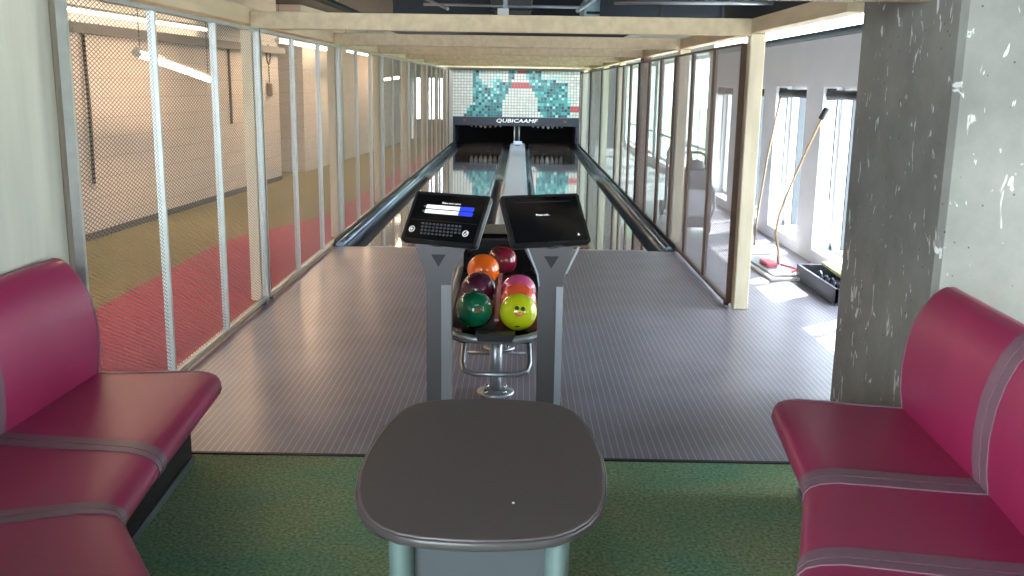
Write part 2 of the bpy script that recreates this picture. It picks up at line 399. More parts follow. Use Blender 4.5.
# far stretch: wide garden windows
far = [(14.5,17.0),(17.4,19.9),(20.3,22.8),(23.2,25.7)]
prev = 14.2
for y0, y1 in far:
    bw.box(XW, XW+.28, prev, y0, 0, 2.55); prev = y1
    bw.box(XW, XW+.28, y0, y1, 0, .15); bw.box(XW, XW+.28, y0, y1, 2.1, 2.55)
bw.box(XW, XW+.28, prev, 29, 0, 2.55)
struct('wall_right', bw, white_m, 'white wall of tall narrow windows on the right')
for i, y in enumerate(near):
    t = bpy.data.objects.new('window_%d' % (i+1), None); COL.objects.link(t); t.location = (XW+.2, y, 0); t['kind'] = 'structure'
    b = MB(); e = .05
    b.box(-.03,.03,0,e,Z0,Z1+.06); b.box(-.03,.03,WIDTH-e,WIDTH,Z0,Z1+.06); b.box(-.03,.03,0,WIDTH,Z0,Z0+e); b.box(-.03,.03,0,WIDTH,Z1+.01,Z1+.06); b.build('window_frame', whitef_m, t)
    b = MB(); b.box(-.035,.035,WIDTH*.70,WIDTH*.70+.035,Z0+.05,Z1); b.build('window_mullion', mat('dark_mullion', (60,66,72), .5), t)
    pane_x(0,e,WIDTH-e,Z0+e,Z1+.01).build('window_pane', glass_m, t)
    if y > 5.9:
        k = thing('roller_blind', 'rolled-up black blind above the window', 'blind', (XW+.06, y, Z1-.01), 'rolled blinds above the tall windows')
        b = MB(); b.tube([(0,.02,0),(0,WIDTH-.02,0)], .042, 12); b.build('roller', mat('blind_black', (44,48,54), .6), k)
        for yb in (0, WIDTH-.02):
            b = MB(); b.box(-.03,.05,yb,yb+.02,-.05,.055); b.build('bracket', black_m, k)
        if y > 7: b = MB(); b.tube([(.02,WIDTH*.86,-.03),(.02,WIDTH*.86,-.95)], .006, 6); b.build('pull_cord', black_m, k)
        BL = MATS.setdefault('_blinds', []); BL.append(k)
ordn = {6.18:'rolled-up black blind at the window hidden behind the concrete pillar', 7.83:'rolled-up black blind above the window next to the concrete pillar', 9.48:'rolled-up black blind above the window behind the leaning mop poles',
        11.13:'rolled-up black blind above the window seen beside the wooden end post', 12.78:'rolled-up black blind above the window seen through the mesh screen'}
for k in MATS.pop('_blinds'):
    y = min(ordn, key=lambda q: abs(q-k.location.y)); k['label'] = ordn[y]
for i, (y0, y1) in enumerate(far):
    t = bpy.data.objects.new('window_%d' % (i+20), None); COL.objects.link(t); t.location = (XW+.15, y0, 0); t['kind'] = 'structure'
    w = y1-y0; b = MB()
    b.box(-.03,.03,0,.06,.15,2.1); b.box(-.03,.03,w-.06,w,.15,2.1); b.box(-.03,.03,0,w,.15,.21); b.box(-.03,.03,0,w,2.04,2.1); b.box(-.03,.03,w/2-.03,w/2+.03,.15,2.1); b.box(-.03,.03,0,w,.62,.67); b.build('window_frame', whitef_m, t)
    pane_x(0,.06,w-.06,.21,2.04).build('window_pane', gglass_m, t)
b = MB(); b.tube([(XW-.04,-3,2.08),(XW-.04,14.2,2.08)], .035, 10); tag(b.build('service_pipe', mat('pipe_slate', (70,84,100), .4, .3)), 'dark slate pipe along the top of the white window wall', 'pipe')
struct('window_30', pane_x(XW+.1,-3.5,14.2,2.12,2.36), glass_m)

b = MB(); b.box(-.6, 3.03, -3.7, -3.5, 0, 2.9); b.box(-.6, 3.03, -3.5, -1.7, 2.9, 3.05); struct('rear_blocker', b, greyw_m, 'unseen grey wall added behind the seating area to block sky light')  # unseen wall and roof piece added to keep sky light off the pillar
# ================================================================== CEILING
b = MB(); b.box(-6, 3.05, -1.7, 29.2, 2.9, 3.05); struct('ceiling', b, ceil_m)
def cduct(lab, x0,x1,y0,y1,z0,z1):
    t = thing('ceiling_duct', lab, 'duct', ((x0+x1)/2,(y0+y1)/2,z0))
    lx, ly, lz = (x1-x0)/2, (y1-y0)/2, z1-z0
    b = MB(); b.bbox(-lx,lx,-ly,ly,0,lz,.01,1); b.build('duct_body', duct_m, t)
    n = max(2, int(max(lx,ly)*2/1.2))
    for i in range(n+1):
        b = MB()
        if lx > ly: x = -lx+2*lx*i/n; b.box(x-.02,x+.02,-ly-.02,ly+.02,-.02,lz+.02)
        else: y = -ly+2*ly*i/n; b.box(-lx-.02,lx+.02,y-.02,y+.02,-.02,lz+.02)
        b.build('flange', mat('duct_flange', (36,44,54), .6), t)
    return t
cduct('broad dark duct crossing above the lanes', -1.7, .9, 13.2, 14.0, 2.45, 2.75)
cduct('slate duct with ribs near the right wall', .95, 2.4, 12.0, 12.6, 2.35, 2.62)
cduct('dark duct running lengthwise above the left lane', -.35, .1, 8.4, 13.0, 2.45, 2.7)
def pipe(name, lab, pts, r, m=pipe_m): 
    b = MB(); b.tube(pts, r, 8); return tag(b.build(name, m), lab, 'pipe')
pipe('conduit_pipe', 'pale diagonal ceiling strut above the left lane', [(-1.4,10.2,2.62),(-.62,8.2,2.2)], .014)
pipe('conduit_pipe', 'pale diagonal ceiling strut above the right lane', [(.95,10.2,2.62),(.45,8.2,2.2)], .018)
pipe('conduit_pipe', 'thin pale pipe crossing between the two ceiling struts', [(-1.1,11,2.45),(.7,11,2.44)], .016)
pipe('conduit_pipe', 'long pale conduit running towards the right wall', [(1.0,11.0,2.5),(2.75,11.0,2.52)], .025)
pipe('conduit_pipe', 'dark pipe above the red carpet strip', [(-2.5,8,2.6),(-2.5,24,2.6)], .05, duct_m)
t = thing('junction_box', 'small pale box hanging from the ceiling above the ball rack', 'box', (-.18,9.0,2.2))
b = MB(); b.bbox(-.05,.05,-.04,.04,-.02,.07,.006); b.build('box_body', mat('junction_white', (190,194,190), .5), t)
b = MB(); b.box(.0,.04,-.01,.01,.07,.7); b.build('hanger', pipe_m, t)
t = thing('ceiling_cassette', 'pale blue-white ceiling unit above the right lane', 'air unit', (1.05,12.5,2.42))
b = MB(); b.bbox(-.32,.32,-.4,.4,0,.2,.02); b.build('unit_body', teal_m, t)
b = MB(); b.box(-.28,.28,-.41,-.405,.03,.06); b.build('outlet_slot', black_m, t)

# ================================================================== TIMBER FRAME
POSTY = [6.9 + 3.05*k for k in range(7)]       # cross beams and posts
def post(x0, x1, y0, y1, m, lab, z1=1.97):
    b = MB(); b.bbox(x0,x1,y0,y1,.002,z1,.006,1); return tag(b.build('timber_post', m), lab, 'post')
lads = ['first','second','third','fourth','fifth','sixth','seventh']
for k, y in enumerate(POSTY):
    post(-1.98, -1.90, y+.03, y+.15, woodv_m, f'{lads[k]} pale wooden post behind the left mesh screens counting from the seats')
    rm = brown_m if k in (2, 5) else woodv_m
    kind = 'brown' if k in (2, 5) else 'pale wooden'
    ds = .16 if k in (2,5) else .05
    post(1.585, 1.69, y-ds+.05, y+ds+.05, rm, f'{lads[k]} post of the right mesh screens counting from the seats, {kind}')
    b = MB(); b.bbox(-1.90, 1.585, y+.0, y+.10, 1.955+.008*k, 2.07+.008*k, .004, 1)
    tag(b.build('crossbeam', wood_m), f'{lads[k]} pale wooden beam across the lanes counting from the seats', 'beam')
b = MB(); b.bbox(-1.90, 1.648, 4.05, 4.15, 1.955, 2.07, .004, 1); tag(b.build('crossbeam', wood_m), 'wooden beam overhead ending against the concrete pillar', 'beam')
b = MB(); b.bbox(-2.04, -1.90, 0.5, 26.2, 1.985, 2.10, .004, 1); tag(b.build('side_rail', wood_m), 'long pale wooden rail on top of the left mesh screens', 'rail')
b = MB(); b.bbox(1.585, 1.70, 4.9, 26.2, 1.972, 2.07, .004, 1); tag(b.build('side_rail', wood_m), 'long pale wooden rail on top of the right mesh screens', 'rail')
t = thing('birch_partition', 'tall pale birch panel behind the left bench', 'panel', (-1.96,0,0))
b = MB(); b.bbox(-.025,.025,.4,4.05,.002,1.98,.004,1); b.build('board', panel_m, t)
b = MB(); b.bbox(-.03,.03,4.055,4.12,.002,1.98,.004,1); b.build('edge_strip', mat('panel_edge', (150,140,124), .5), t)

# mesh screens
LX, LZ = .045, .020
def strands(b, x, y0, y1, z0, z1, wid=.0042, dep=.0012):
    k = LZ/LX
    Wd, Ht = y1-y0, z1-z0
    for sgn in (1, -1):
        c = -k*Wd if sgn > 0 else 0
        while c < Ht + (0 if sgn > 0 else k*Wd):
            # z = c + sgn*k*y
            ys = []
            ya, yb = 0.0, Wd
            lo, hi = (0-c)/(sgn*k), (Ht-c)/(sgn*k)
            if lo > hi: lo, hi = hi, lo
            ya, yb = max(0, lo), min(Wd, hi)
            if yb - ya > .01:
                za, zb = c+sgn*k*ya, c+sgn*k*yb
                h = wid/2
                P = [(x-dep/2, y0+ya, z0+za-h),(x+dep/2, y0+ya, z0+za-h),(x+dep/2, y0+yb, z0+zb-h),(x-dep/2, y0+yb, z0+zb-h)]
                b.hexa(P + [(p[0],p[1],p[2]+2*h) for p in P])
            c += LZ
def screen(x, y0, y1, ztop, n, fm, mm, lab, grp, fw=.022, wid=.0042):
    t = thing('mesh_screen', lab, 'mesh screen', (x, y0, 0), grp)
    L = y1-y0; b = MB(); d = .02
    b.box(-d,d,0,fw,.03,ztop); b.box(-d,d,L-fw,L,.03,ztop); b.box(-d,d,fw,L-fw,.03,.03+fw); b.box(-d,d,fw,L-fw,ztop-fw,ztop); b.build('frame', fm, t)
    for i in range(1, n):
        y = L*i/n; b = MB(); b.box(-d,d,y-fw*.45,y+fw*.45,.03+fw,ztop-fw); b.build('mullion', fm, t)
    for i in range(n):
        b = MB(); strands(b, 0, L*i/n+.008, L*(i+1)/n-.008, .045, ztop-.012, wid); b.build('mesh_infill', mm, t)
    for yy in (.08, L-.08):
        b = MB(); b.box(-d*.8,d*.8,yy-.02,yy+.02,.0015,.03); b.build('foot', black_m, t)
edges = [3.95] + [y+.0 for y in POSTY] + [26.2]
for k in range(len(edges)-1):
    n = ['first','second','third','fourth','fifth','sixth','seventh','eighth'][k]
    screen(XL, edges[k]+.03, edges[k+1]-.005, 1.955, 3, galv_m, mesh_m, f'{n} grey-framed mesh screen on the left counting from the seats', 'mesh screens along the left')
edr = [6.98] + [y+.06 for y in POSTY[1:]] + [26.2]
for k in range(len(edr)-1):
    n = ['first','second','third','fourth','fifth','sixth','seventh'][k]
    screen(XR, edr[k], edr[k+1]-.005, 1.91, 3 if k < 3 else 1, bronze_m, meshr_m, f'{n} bronze-framed mesh screen on the right counting from the seats', 'mesh screens along the right', .018, .0054 if k < 2 else .003)

# concrete pillar
b = MB(); b.prism([(1.65,4.84),(1.65,3.775),(1.672,3.75),(2.55,3.75),(2.55,4.84)], 2, 0, 2.9)
struct('pillar', b, concrete_m, 'square concrete pillar with chamfered corner')

# ================================================================== MASKING UNIT AND PINSETTER
YM = 26.3
t = thing('masking_unit', 'mosaic mural panel with a pin above the lane ends, dark strip below', 'masking unit', (-.16, YM, 0))
CW = .0795; NX, NY = 43, 16; x0 = -NX*CW/2; zb = .735
tones = [(214,216,212),(206,206,202),(20,120,128),(58,160,164),(90,188,190),(30,92,110),(160,214,214),(24,60,80),(196,56,66),(232,234,230)]
tm = [mat('tile_%s' % i, c, .35) for i, c in zip(['white','cream','teal','sea','aqua','deep','pale','navy','red','bright'], tones)]
PINW = [6.5,6.4,6.3,6.1,5.9,5.7,5.4,5.0,4.6,4.0,3.4,3.1,2.7,2.0,1.7,1.6]
def tone(i, j):
    cx = i + .5 - 23.2
    if abs(cx) <= PINW[j]:
        return 8 if j in (10, 11, 15) else random.choice([0,0,1])
    edge = 6.6 if j > 5 else 6.6 - (5-j)*.55
    if i < edge: return random.choice([1,1,0])
    if i >= 38.6 + (.8 if j < 5 else 0):
        if i >= 40 and 2 <= j <= 3: return 8
        return random.choice([1,0,9]) if i > 39 or j > 6 else 6
    if 9 <= i <= 18 - (j == 11) and j > 11 + 1.5*math.sin(i*.9): return random.choice([1,1,0,6])
    if i > 29 and j > 13.4 - (i-29)*.24: return random.choice([1,1,0,6])
    r = random.random()
    if j < 4 and r < .4: return random.choice([5,5,7,2])
    return random.choices([2,3,4,5,6,7],[32,28,16,12,7,5])[0]
b = MB()
for i in range(NX):
    for j in range(NY):
        b.mi = tone(i, j); g = .006
        xa, za = x0+i*CW, zb+j*CW*.962
        f = b.face([b.b.verts.new(p) for p in ((xa+g,-.012,za+g),(xa+CW-g,-.012,za+g),(xa+CW-g,-.012,za+CW*.962-g),(xa+g,-.012,za+CW*.962-g))])
b.mi = 0; mosaic = b.build('mosaic', tm, t)
b = MB(); b.box(x0-.01, -x0+.01, -.010, .05, zb-.01, zb+NY*CW*.962+.01); b.build('panel_board', mat('grout_grey', (120,126,128), .6), t)
b = MB(); b.bbox(x0-.02, -x0+.03, -.03, .06, .50, zb-.006, .006, 1); strip = b.build('dark_strip', navy_m, t)
Mt = Matrix.Translation((0.03, -.034, .635)) @ Matrix.Rotation(math.pi/2, 4, 'X')
text_obj('lettering', 'QUBICAAMF', .135, mat('sign_white', (236,238,240), .5), Mt, strip, shear=.2, sx=1.42, space=1.04, bold=.005)
for xx, s in ((-1.36,'21'), (1.34,'22')):
    text_obj('lane_number', s, .075, mat('number_red', (200,50,60), .5), Matrix.Translation((xx,-.034,.635)) @ Matrix.Rotation(math.pi/2,4,'X'), strip, sx=1.3)
b = MB(); b.box(x0-.02,x0+.08,-.02,1.6,0,.50); b.build('side_cheek', navy_m, t)
b = MB(); b.box(-x0-.07,-x0+.03,-.02,1.6,0,.50); b.build('side_cheek', navy_m, t)
# divider between the pits
b = MB(); b.box(-.02,.10,-.02,1.5,0,.50); b.build('pit_divider', dark_m, t)
b = MB(); b.tube([(-.02,-.05,.0),(-.02,-.05,.5)], .018, 8); b.build('guide_rod', silver_m, t)
b = MB(); b.tube([(.11,-.05,.0),(.11,-.05,.5)], .018, 8); b.build('guide_rod', silver_m, t)
b = MB(); b.box(-2.0,1.75,YM+1.75,YM+1.8,-.128,1.9); b.box(-2.0,1.75,YM+.1,YM+1.8,1.9,1.95); b.box(-2.0,-1.88,YM+.05,YM+1.8,0,1.9); b.box(1.6,1.7,YM+.05,YM+1.8,0,1.9)
hs = b.build('pit_housing', dark_m, t); hs.location = (.16, -YM, 0)
pp = [(0,0),(.0255,0),(.029,.02),(.042,.065),(.054,.10),(.0545,.125),(.049,.165),(.036,.205),(.024,.24),(.0205,.265),(.022,.285),(.0285,.315),(.029,.325),(.024,.345),(.013,.355),(0,.357)]
pinw = mat('pin_white', (236,234,228), .25); pinr = mat('pin_red', (190,40,46), .3)
def pin(loc, lab, grp):
    t = thing('bowling_pin', lab, 'pin', loc, grp)
    b = MB(); b.lathe(pp, seg=20); b.build('body', pinw, t)
    for z0, z1, r0, r1 in ((.236,.246,.0262,.0235),(.256,.266,.0222,.0214)):
        b = MB(); b.lathe([(r0,z0),(r1,z1)], seg=20); b.build('neck_stripe', pinr, t)
    return t
proto = None
for xc, side in ((-.995,'left'),(.745,'right')):
    for row in range(4):
        for q in range(row+1):
            loc = (xc + (q-row/2)*.27, YM+.55+row*.235, .41)
            lab = f'white bowling pin hanging in the dark pit of the {side} lane'; grp = f'bowling pins of the {side} lane'
            if proto is None: proto = pin(loc, lab, grp)
            else:
                o = dup(proto, loc, lab); o['group'] = grp
    b = MB(); b.bbox(xc-.5,xc+.5,YM+.35,YM+1.45,.775,.82,.01,1); tag(b.build('pin_rack', dark_m), f'dark pin table above the {side} lane end', 'pin table')
    l = lamp('pit_lamp', 'AREA', (xc, YM+.2, .72), .35, (.9,.95,1), size=.9, shape='RECTANGLE', size_y=.12); l.rotation_euler = (math.radians(35),0,0)

l = lamp('mural_fill', 'AREA', (-.16, 22.9, 2.25), 60, (.92,.97,1), shape='RECTANGLE', size=2.4, size_y=.15); l.rotation_euler = (math.radians(78),0,0)  # added fill light that brightens the mural, no fixture modelled
# ================================================================== LEFT TUBE LIGHTS
tube_e = mat('tube_glow', (255,240,220), .5, emit=((1.0,.80,.56), 14))
def tube_light(p0, p1, lab, hang=None, r=.022):
    p0, p1 = Vector(p0), Vector(p1); c = (p0+p1)/2
    t = thing('tube_light', lab, 'light', c)
    b = MB(); b.tube([p0-c, p1-c], r, 10); b.build('tube', tube_e, t)
    d = (p1-p0).normalized(); b = MB(); b.tube([p0-c-d*.04, p0-c+d*.02], r*1.2, 10); b.tube([p1-c-d*.02, p1-c+d*.04], r*1.2, 10); b.build('end_cap', galv_m, t)
    b = MB(); q0, q1 = p0-c+Vector((0,0,r+.02)), p1-c+Vector((0,0,r+.02)); b.tube([q0,q1], .016, 6); b.build('batten', galv_m, t)
    if hang:
        b = MB()
        for f in (.03,.97):
            p = p0.lerp(p1,f)-c; b.tube([p+Vector((0,0,.02)), Vector((p.x,p.y,2.9-c.z))], .004, 5)
        b.build('hanging_wire', black_m, t)
    return t
def wstrip(ya, yb, z, off=.12): return (xw(ya)+off, ya, z), (xw(yb)+off, yb, z)
tube_light((-3.6,9.2,1.83),(-3.6,11.3,1.60), 'bright tube light hanging tilted behind the nearest left screen', True, .03)
p0, p1 = wstrip(8.0, 12.6, 2.22); tube_light(p0, p1, 'long thin glowing strip along the top of the left block wall', None, .016)
tube_light((-3.62,14.6,2.185),(-3.62,18.4,2.185), 'bright tube light high behind the second left screen', True, .03)
tube_light((-3.2,17.8,2.16),(-3.2,20.4,2.16), 'bright tube light high behind the third left screen', True, .03)
tube_light((-3.3,23.3,1.66),(-2.95,23.6,1.72), 'short tilted tube light far down the left alley', True, .03)
for x, y, e in ((-3.1,6.5,42),(-3.1,10.5,42),(-3.1,14.5,50),(-3.0,18.5,50),(-2.9,22.5,50)):
    l = lamp('tube_lamp', 'AREA', (x,y,2.3), e, (1.0,.67,.43), shape='RECTANGLE', size=.12, size_y=2.4)
# cords and alarm pull on the wall
def cord(pts, r, lab): b = MB(); b.tube(pts, r, 6); return tag(b.build('wall_cord', mat('cord_dark', (58,48,44), .6)), lab, 'cord')
t = thing('wall_cord', 'dark cord hanging on the block wall behind the first left screen', 'cord', (xw(9.64)+.03,9.64,0))
b = MB(); b.tube([(0,0,2.02),(.01,.0,1.3),(0,.0,.5)], .02, 6); b.build('cord', mat('cord_dark', (52,44,40), .6), t)
b = MB(); b.lathe([(0,.5),(.03,.505),(.035,.53),(.025,.56),(0,.565)], seg=10); b.build('weight', mat('cord_weight', (190,180,170), .5), t)
t = thing('wall_cord', 'dark cord hanging near the end of the first left screen', 'cord', (xw(13.6)+.03,13.6,0))
b = MB(); b.tube([(0,0,2.02),(0,0,1.0)], .018, 6); b.build('cord', mat('cord_dark', (52,44,40), .6), t)
t = thing('hoop_hanger', 'dark ring with a small block hanging on the left block wall', 'wall hanger', (xw(15.3)+.04,15.3,0))
b = MB(); b.tube([(0,.12*math.cos(a*math.pi/9),2.0+.14*math.sin(a*math.pi/9)) for a in range(18)], .012, 6, closed=True); b.build('ring', MATS['cord_dark'], t)
b = MB(); b.tube([(0,0,1.86),(0,0,1.55)], .006, 5); b.build('string', MATS['cord_dark'], t)
b = MB(); b.bbox(-.03,.03,-.07,.07,1.36,1.56,.01); b.build('block', mat('hanger_block', (96,78,62), .6), t)

# ================================================================== BENCHES
SEAT = [(-.10,.29),(-.10,.375),(0,.385),(.25,.388),(.6,.396),(.82,.400),(.91,.393),(.965,.381),(.993,.362),(1.0,.340),(.986,.318),(.945,.303),(.86,.294),(.5,.29)]
BACK = [(.0,.36),(-.018,.46),(-.022,.56),(-.012,.66),(.008,.74),(.035,.805),(.07,.855),(.10,.880),(.125,.882),(.138,.865),(.14,.82),(.14,.36)]
def offset(poly, d):
    n = len(poly); out = []; area = sum(poly[i][0]*poly[(i+1)%n][1]-poly[(i+1)%n][0]*poly[i][1] for i in range(n))
    s = 1 if area > 0 else -1
    for i in range(n):
        a, p, c = Vector(poly[i-1]), Vector(poly[i]), Vector(poly[(i+1)%n])
        n1 = Vector(((p-a).y, -(p-a).x)).normalized(); n2 = Vector(((c-p).y, -(c-p).x)).normalized(); nn = (n1+n2)
        nn = nn.normalized() if nn.length > 1e-6 else n1
        out.append((p.x+nn.x*d*s, p.y+nn.y*d*s))
    return out
def bench(name, lab, ends, cat='bench'):
    # ends: list of (back_xy, front_xy) cross lines
    t = thing(name, lab, cat, (0,0,0))
    for k in range(len(ends)-1):
        (b0,f0),(b1,f1) = ends[k], ends[k+1]
        b0,f0,b1,f1 = map(Vector,(b0,f0,b1,f1))
        def section(u, off=0, shrink=0):
            bb, ff = b0.lerp(b1,u), f0.lerp(f1,u); L = (ff-bb).length; d = (ff-bb)/L
            poly = offset([(q[0]*L,q[1]) for q in SEAT], off)
            return [(bb.x+d.x*p*(1-shrink), bb.y+d.y*p*(1-shrink), z) for p, z in poly]
        def bsec(u, off=0, drop=0):
            bb, ff = b0.lerp(b1,u), f0.lerp(f1,u); d = (ff-bb).normalized()
            poly = offset(BACK, off)
            return [(bb.x-d.x*e, bb.y-d.y*e, z-drop*max(0,(z-.6)/.3)) for e, z in poly]
        Lm = max((f1-f0).length, (b1-b0).length)
        bw_ = .06/Lm
        first = (k == 0)
        us = [0, .015/Lm if first else .002, .05/Lm, .3, .5, .7, 1-.05/Lm, .998, 1]
        sh = [.05 if first else .004, .018 if first else 0] + [0]*6 + [.004]
        b = MB(); b.loft([section(u, 0, s) for u, s in zip(us, sh)]); seat = b.build('seat_cushion', vinyl_m, t, sharp=1.0)
        dr = [.045 if first else .004, .012 if first else 0] + [0]*6 + [.004]
        b = MB(); b.loft([bsec(u, 0, s) for u, s in zip(us, dr)]); back = b.build('backrest', vinyl_m, t, sharp=1.0)
        bw0 = .018/Lm if first else bw_
        ws = .05/max(.3,(f1-f0).length)
        for (ua, ub) in (((0.0+.004/Lm, bw0) if first else (.004, bw0)), (1-bw_, .996)):
            b = MB(); hw = [ua+(ub-ua)*f for f in (0,.5,1)]
            b.loft([section(u, .004, .03 if (first and u < .02/Lm) else 0) for u in hw]); b.build('trim_band', band_m, seat, sharp=1.0)
            b = MB(); b.loft([bsec(u, .004, .03 if (first and u < .02/Lm) else 0) for u in hw]); b.build('trim_band', band_m, back, sharp=1.0)
    # plinth
    b = MB(); pts_f = [Vector(f).lerp(Vector(bk), .27) for bk, f in ends]; pts_b = [Vector(bk) for bk, f in ends]
    pts_f[0] = pts_f[0].lerp(pts_f[1], .04); pts_b[0] = pts_b[0].lerp(pts_b[1], .04)
    poly = [(p.x,p.y) for p in pts_f] + [(p.x,p.y) for p in pts_b[::-1]]
    b.prism(poly, 2, .035, .292); b.build('plinth', black_m, t)
    b = MB(); pf = [Vector(f).lerp(Vector(bk), .255) for bk, f in ends]; pf[0] = pf[0].lerp(pf[1], .03)
    poly = [(p.x,p.y) for p in pf] + [(p.x,p.y) for p in pts_b[::-1]]
    b.prism(poly, 2, .002, .035); b.build('base_board', mat('plinth_grey', (84,92,94), .5), t)
    return t
bench('lounge_bench', 'curved magenta padded bench on the left, against the birch panel',
      [((-1.77,3.87),(-1.235,3.87)), ((-1.79,3.10),(-1.17,2.97)), ((-1.77,2.38),(-1.13,2.56)), ((-1.22,1.60),(-.85,2.12)), ((-.72,1.30),(-.45,1.86))])
bench('lounge_bench', 'curved magenta padded bench on the right, against the concrete pillar',
      [((1.512,3.60),(1.005,3.64)), ((1.468,2.83),(.92,2.87)), ((1.40,2.26),(.75,2.33)), ((1.14,1.58),(.58,1.93)), ((.75,1.16),(.36,1.66))])

# ================================================================== TABLE
t = thing('coffee_table', 'dark grey table with rounded top standing between the two benches', 'table', (-.084, 2.36, 0))
half = [(1.925,0),(1.929,.06),(1.937,.12),(1.953,.172),(1.985,.216),(2.03,.252),(2.09,.279),(2.18,.301),(2.30,.313),(2.42,.314),(2.54,.306),(2.64,.293),(2.73,.274),(2.79,.254),(2.83,.226),(2.858,.18),(2.876,.12),(2.884,.06),(2.886,0)]
half = [(2.40+(y-2.40)*1.015, w*1.018) for y, w in half]
out = [(w, y-2.36) for y, w in half] + [(-w, y-2.36) for y, w in half[-2:0:-1]]
b = MB(); secs = []
def scl(o, d):
    return [(x*(1-d/.32), y*(1-d/.48)) for x, y in o]
for d, z in ((.012,.602),(.003,.605),(0,.611),(0,.621),(.003,.627)): secs.append([(x,y,z) for x,y in scl(out,d)])
b.loft(secs); b.build('edge_band', tabedge_m, t)
b = MB(); b.loft([[(x,y,z) for x,y in scl(out,d)] for d, z in ((.005,.6265),(.007,.630),(.012,.6315))], smooth=False); b.build('tabletop', tabtop_m, t)
for sx in (-1, 1):
    for sy in (-1, 1):
        b = MB(); ring = [(sx*.187+.030*math.cos(a*math.pi/8), sy*.22-.02+.045*math.sin(a*math.pi/8)) for a in range(16)]
        b.loft([[(x,y,z) for x,y in ring] for z in (.02,.602)]); b.build('leg', sage_m, t, sharp=.8)
b = MB(); b.box(-.16,.16,-.225,-.205,.05,.602); b.build('front_panel', slate_m, t)
b = MB(); b.box(-.16,.16,.165,.185,.05,.602); b.build('rear_panel', slate_m, t)
for sx in (-1,1):
    b = MB(); b.box(sx*.185-.005,sx*.185+.005,-.19,.15,.05,.602); b.build('side_panel', slate_m, t)
b = MB(); b.bbox(-.24,.24,-.31,.27,.002,.022,.008); b.build('base_plate', slate_m, t)
b = MB(); b.lathe([(0,.0),(.004,.0005),(.003,.002),(0,.0025)], (-.004,2.115,.6315), 8); tag(b.build('crumb', mat('crumb_white', (230,228,220), .6)), 'tiny white crumb on the dark table top', 'crumb')

# ================================================================== CONSOLES (pedestal + touchscreen)
def console(lab, x, tx, tz, yaw, tilt, left):
    t = thing('score_console', lab, 'console', (x, 4.35, 0))
    s = 1 if left else -1       # screens lean outwards; inner side is +x for the left console
    b = MB(); b.prism([(-.056,.02),(.056,.02),(.056,.70),(-.056,.70)], 1, -.06, .05); b.build('column', ped_m, t)
    b = MB(); b.prism([(.026,.02),(.057,.02),(.057,.70),(.026,.70)] if not left else [(.012,.02),(.057,.02),(.057,.70),(.012,.70)], 1, -.0635, -.058)
    b.build('cover_strip', pedl_m if not left else mat('strip_mid', (134,134,138), .4, .25), t)
    b = MB(); a = s*.010
    b.prism([(-.056,.70),(.056,.70),(.064,.76),(.112+a,.865),(.108+a,.885),(-.106+a,.885),(-.110+a,.865),(-.064,.76)], 1, -.066, .05); head = b.build('yoke', ped_m, t)
    b = MB(); b.prism([(-.034,.842),(0,.785),(.034,.842)], 1, -.069, -.064); b.build('dark_insert', black_m, head)
    b = MB(); b.lathe([(0,.862),(.05,.865),(.075,.885),(.08,.905),(.07,.91),(0,.91)], (0,-.005,0), 20); b.build('swivel_dish', ped_m, t)
    if not left:
        b = MB(); b.prism([(.064,.76),(.072,.76),(.128,.885),(.118,.885)], 1, -.068, -.06); b.build('edge_highlight', pedl_m, t)
        b = MB(); b.prism([(-.056,.70),(-.050,.70),(-.058,.76),(-.108,.885),(-.116,.885),(-.066,.76)],1,-.068,-.06); b.build('edge_highlight', pedl_m, t)
    b = MB(); b.bbox(-.11,.11,-.09,.11,.002,.02,.006); b.build('foot_plate', ped_m, t)
    b = MB(); b.tube([(0,0,.90),(0,.005,.97)], .03, 10); b.build('neck', black_m, t)
    M = Matrix.Translation((tx-x, -.03, tz)) @ Matrix.Rotation(yaw,4,'Z') @ Matrix.Rotation(math.pi/2-tilt,4,'X')
    Wd, Hd = .39, .255
    def plate(w, h, z0, z1, r=.012):
        pts = []
        for cx, cy, a0 in ((w/2-r,h/2-r,0),(-w/2+r,h/2-r,90),(-w/2+r,-h/2+r,180),(w/2-r,-h/2+r,270)):
            for i in range(5): a = math.radians(a0+90*i/4); pts.append((cx+r*math.cos(a), cy+r*math.sin(a)))
        q = MB(); q.prism(pts, 2, z0, z1); bmesh.ops.transform(q.b, matrix=M, verts=q.b.verts); return q
    scr = plate(Wd, Hd, -.028, 0).build('touchscreen', black_m, t)
    plate(Wd-.03, Hd-.03, 0, .0012, .004).build('display', screen_m, scr)
    plate(Wd-.004, Hd-.004, -.034, -.028).build('back_shell', pedl_m, scr)
    return t, scr, M
def quad(M, x0,x1,y0,y1, z=.0022, r=0):
    q = MB(); 
    if r:
        pts = []
        for cx, cy, a0 in ((x1-r,y1-r,0),(x0+r,y1-r,90),(x0+r,y0+r,180),(x1-r,y0+r,270)):
            for i in range(4): a = math.radians(a0+90*i/3); pts.append((cx+r*math.cos(a), cy+r*math.sin(a)))
        q.prism(pts, 2, z-.0008, z)
    else: q.box(x0,x1,y0,y1,z-.0008,z)
    bmesh.ops.transform(q.b, matrix=M, verts=q.b.verts); return q
t, scr, M = console('left grey score console, its tilted screen showing a keyboard', -.365, -.338, 1.002, -.451, .603, True)
text_obj('lettering', 'Please enter names', .0125, uiw_m, M @ Matrix.Translation((.01,.075,.002)), scr, depth=.0004)
for y in (.052, .028):
    quad(M, -.115,.065,y-.0095,y+.0095).build('input_field', uiw_m, scr)
    quad(M, .060,.135,y-.0105,y+.0105, .0026, .007).build('blue_button', uib_m, scr)
    quad(M, -.128,-.115,y-.004,y+.004).build('field_tip', mat('tip_grey', (120,120,124), .4), scr)
q = MB()
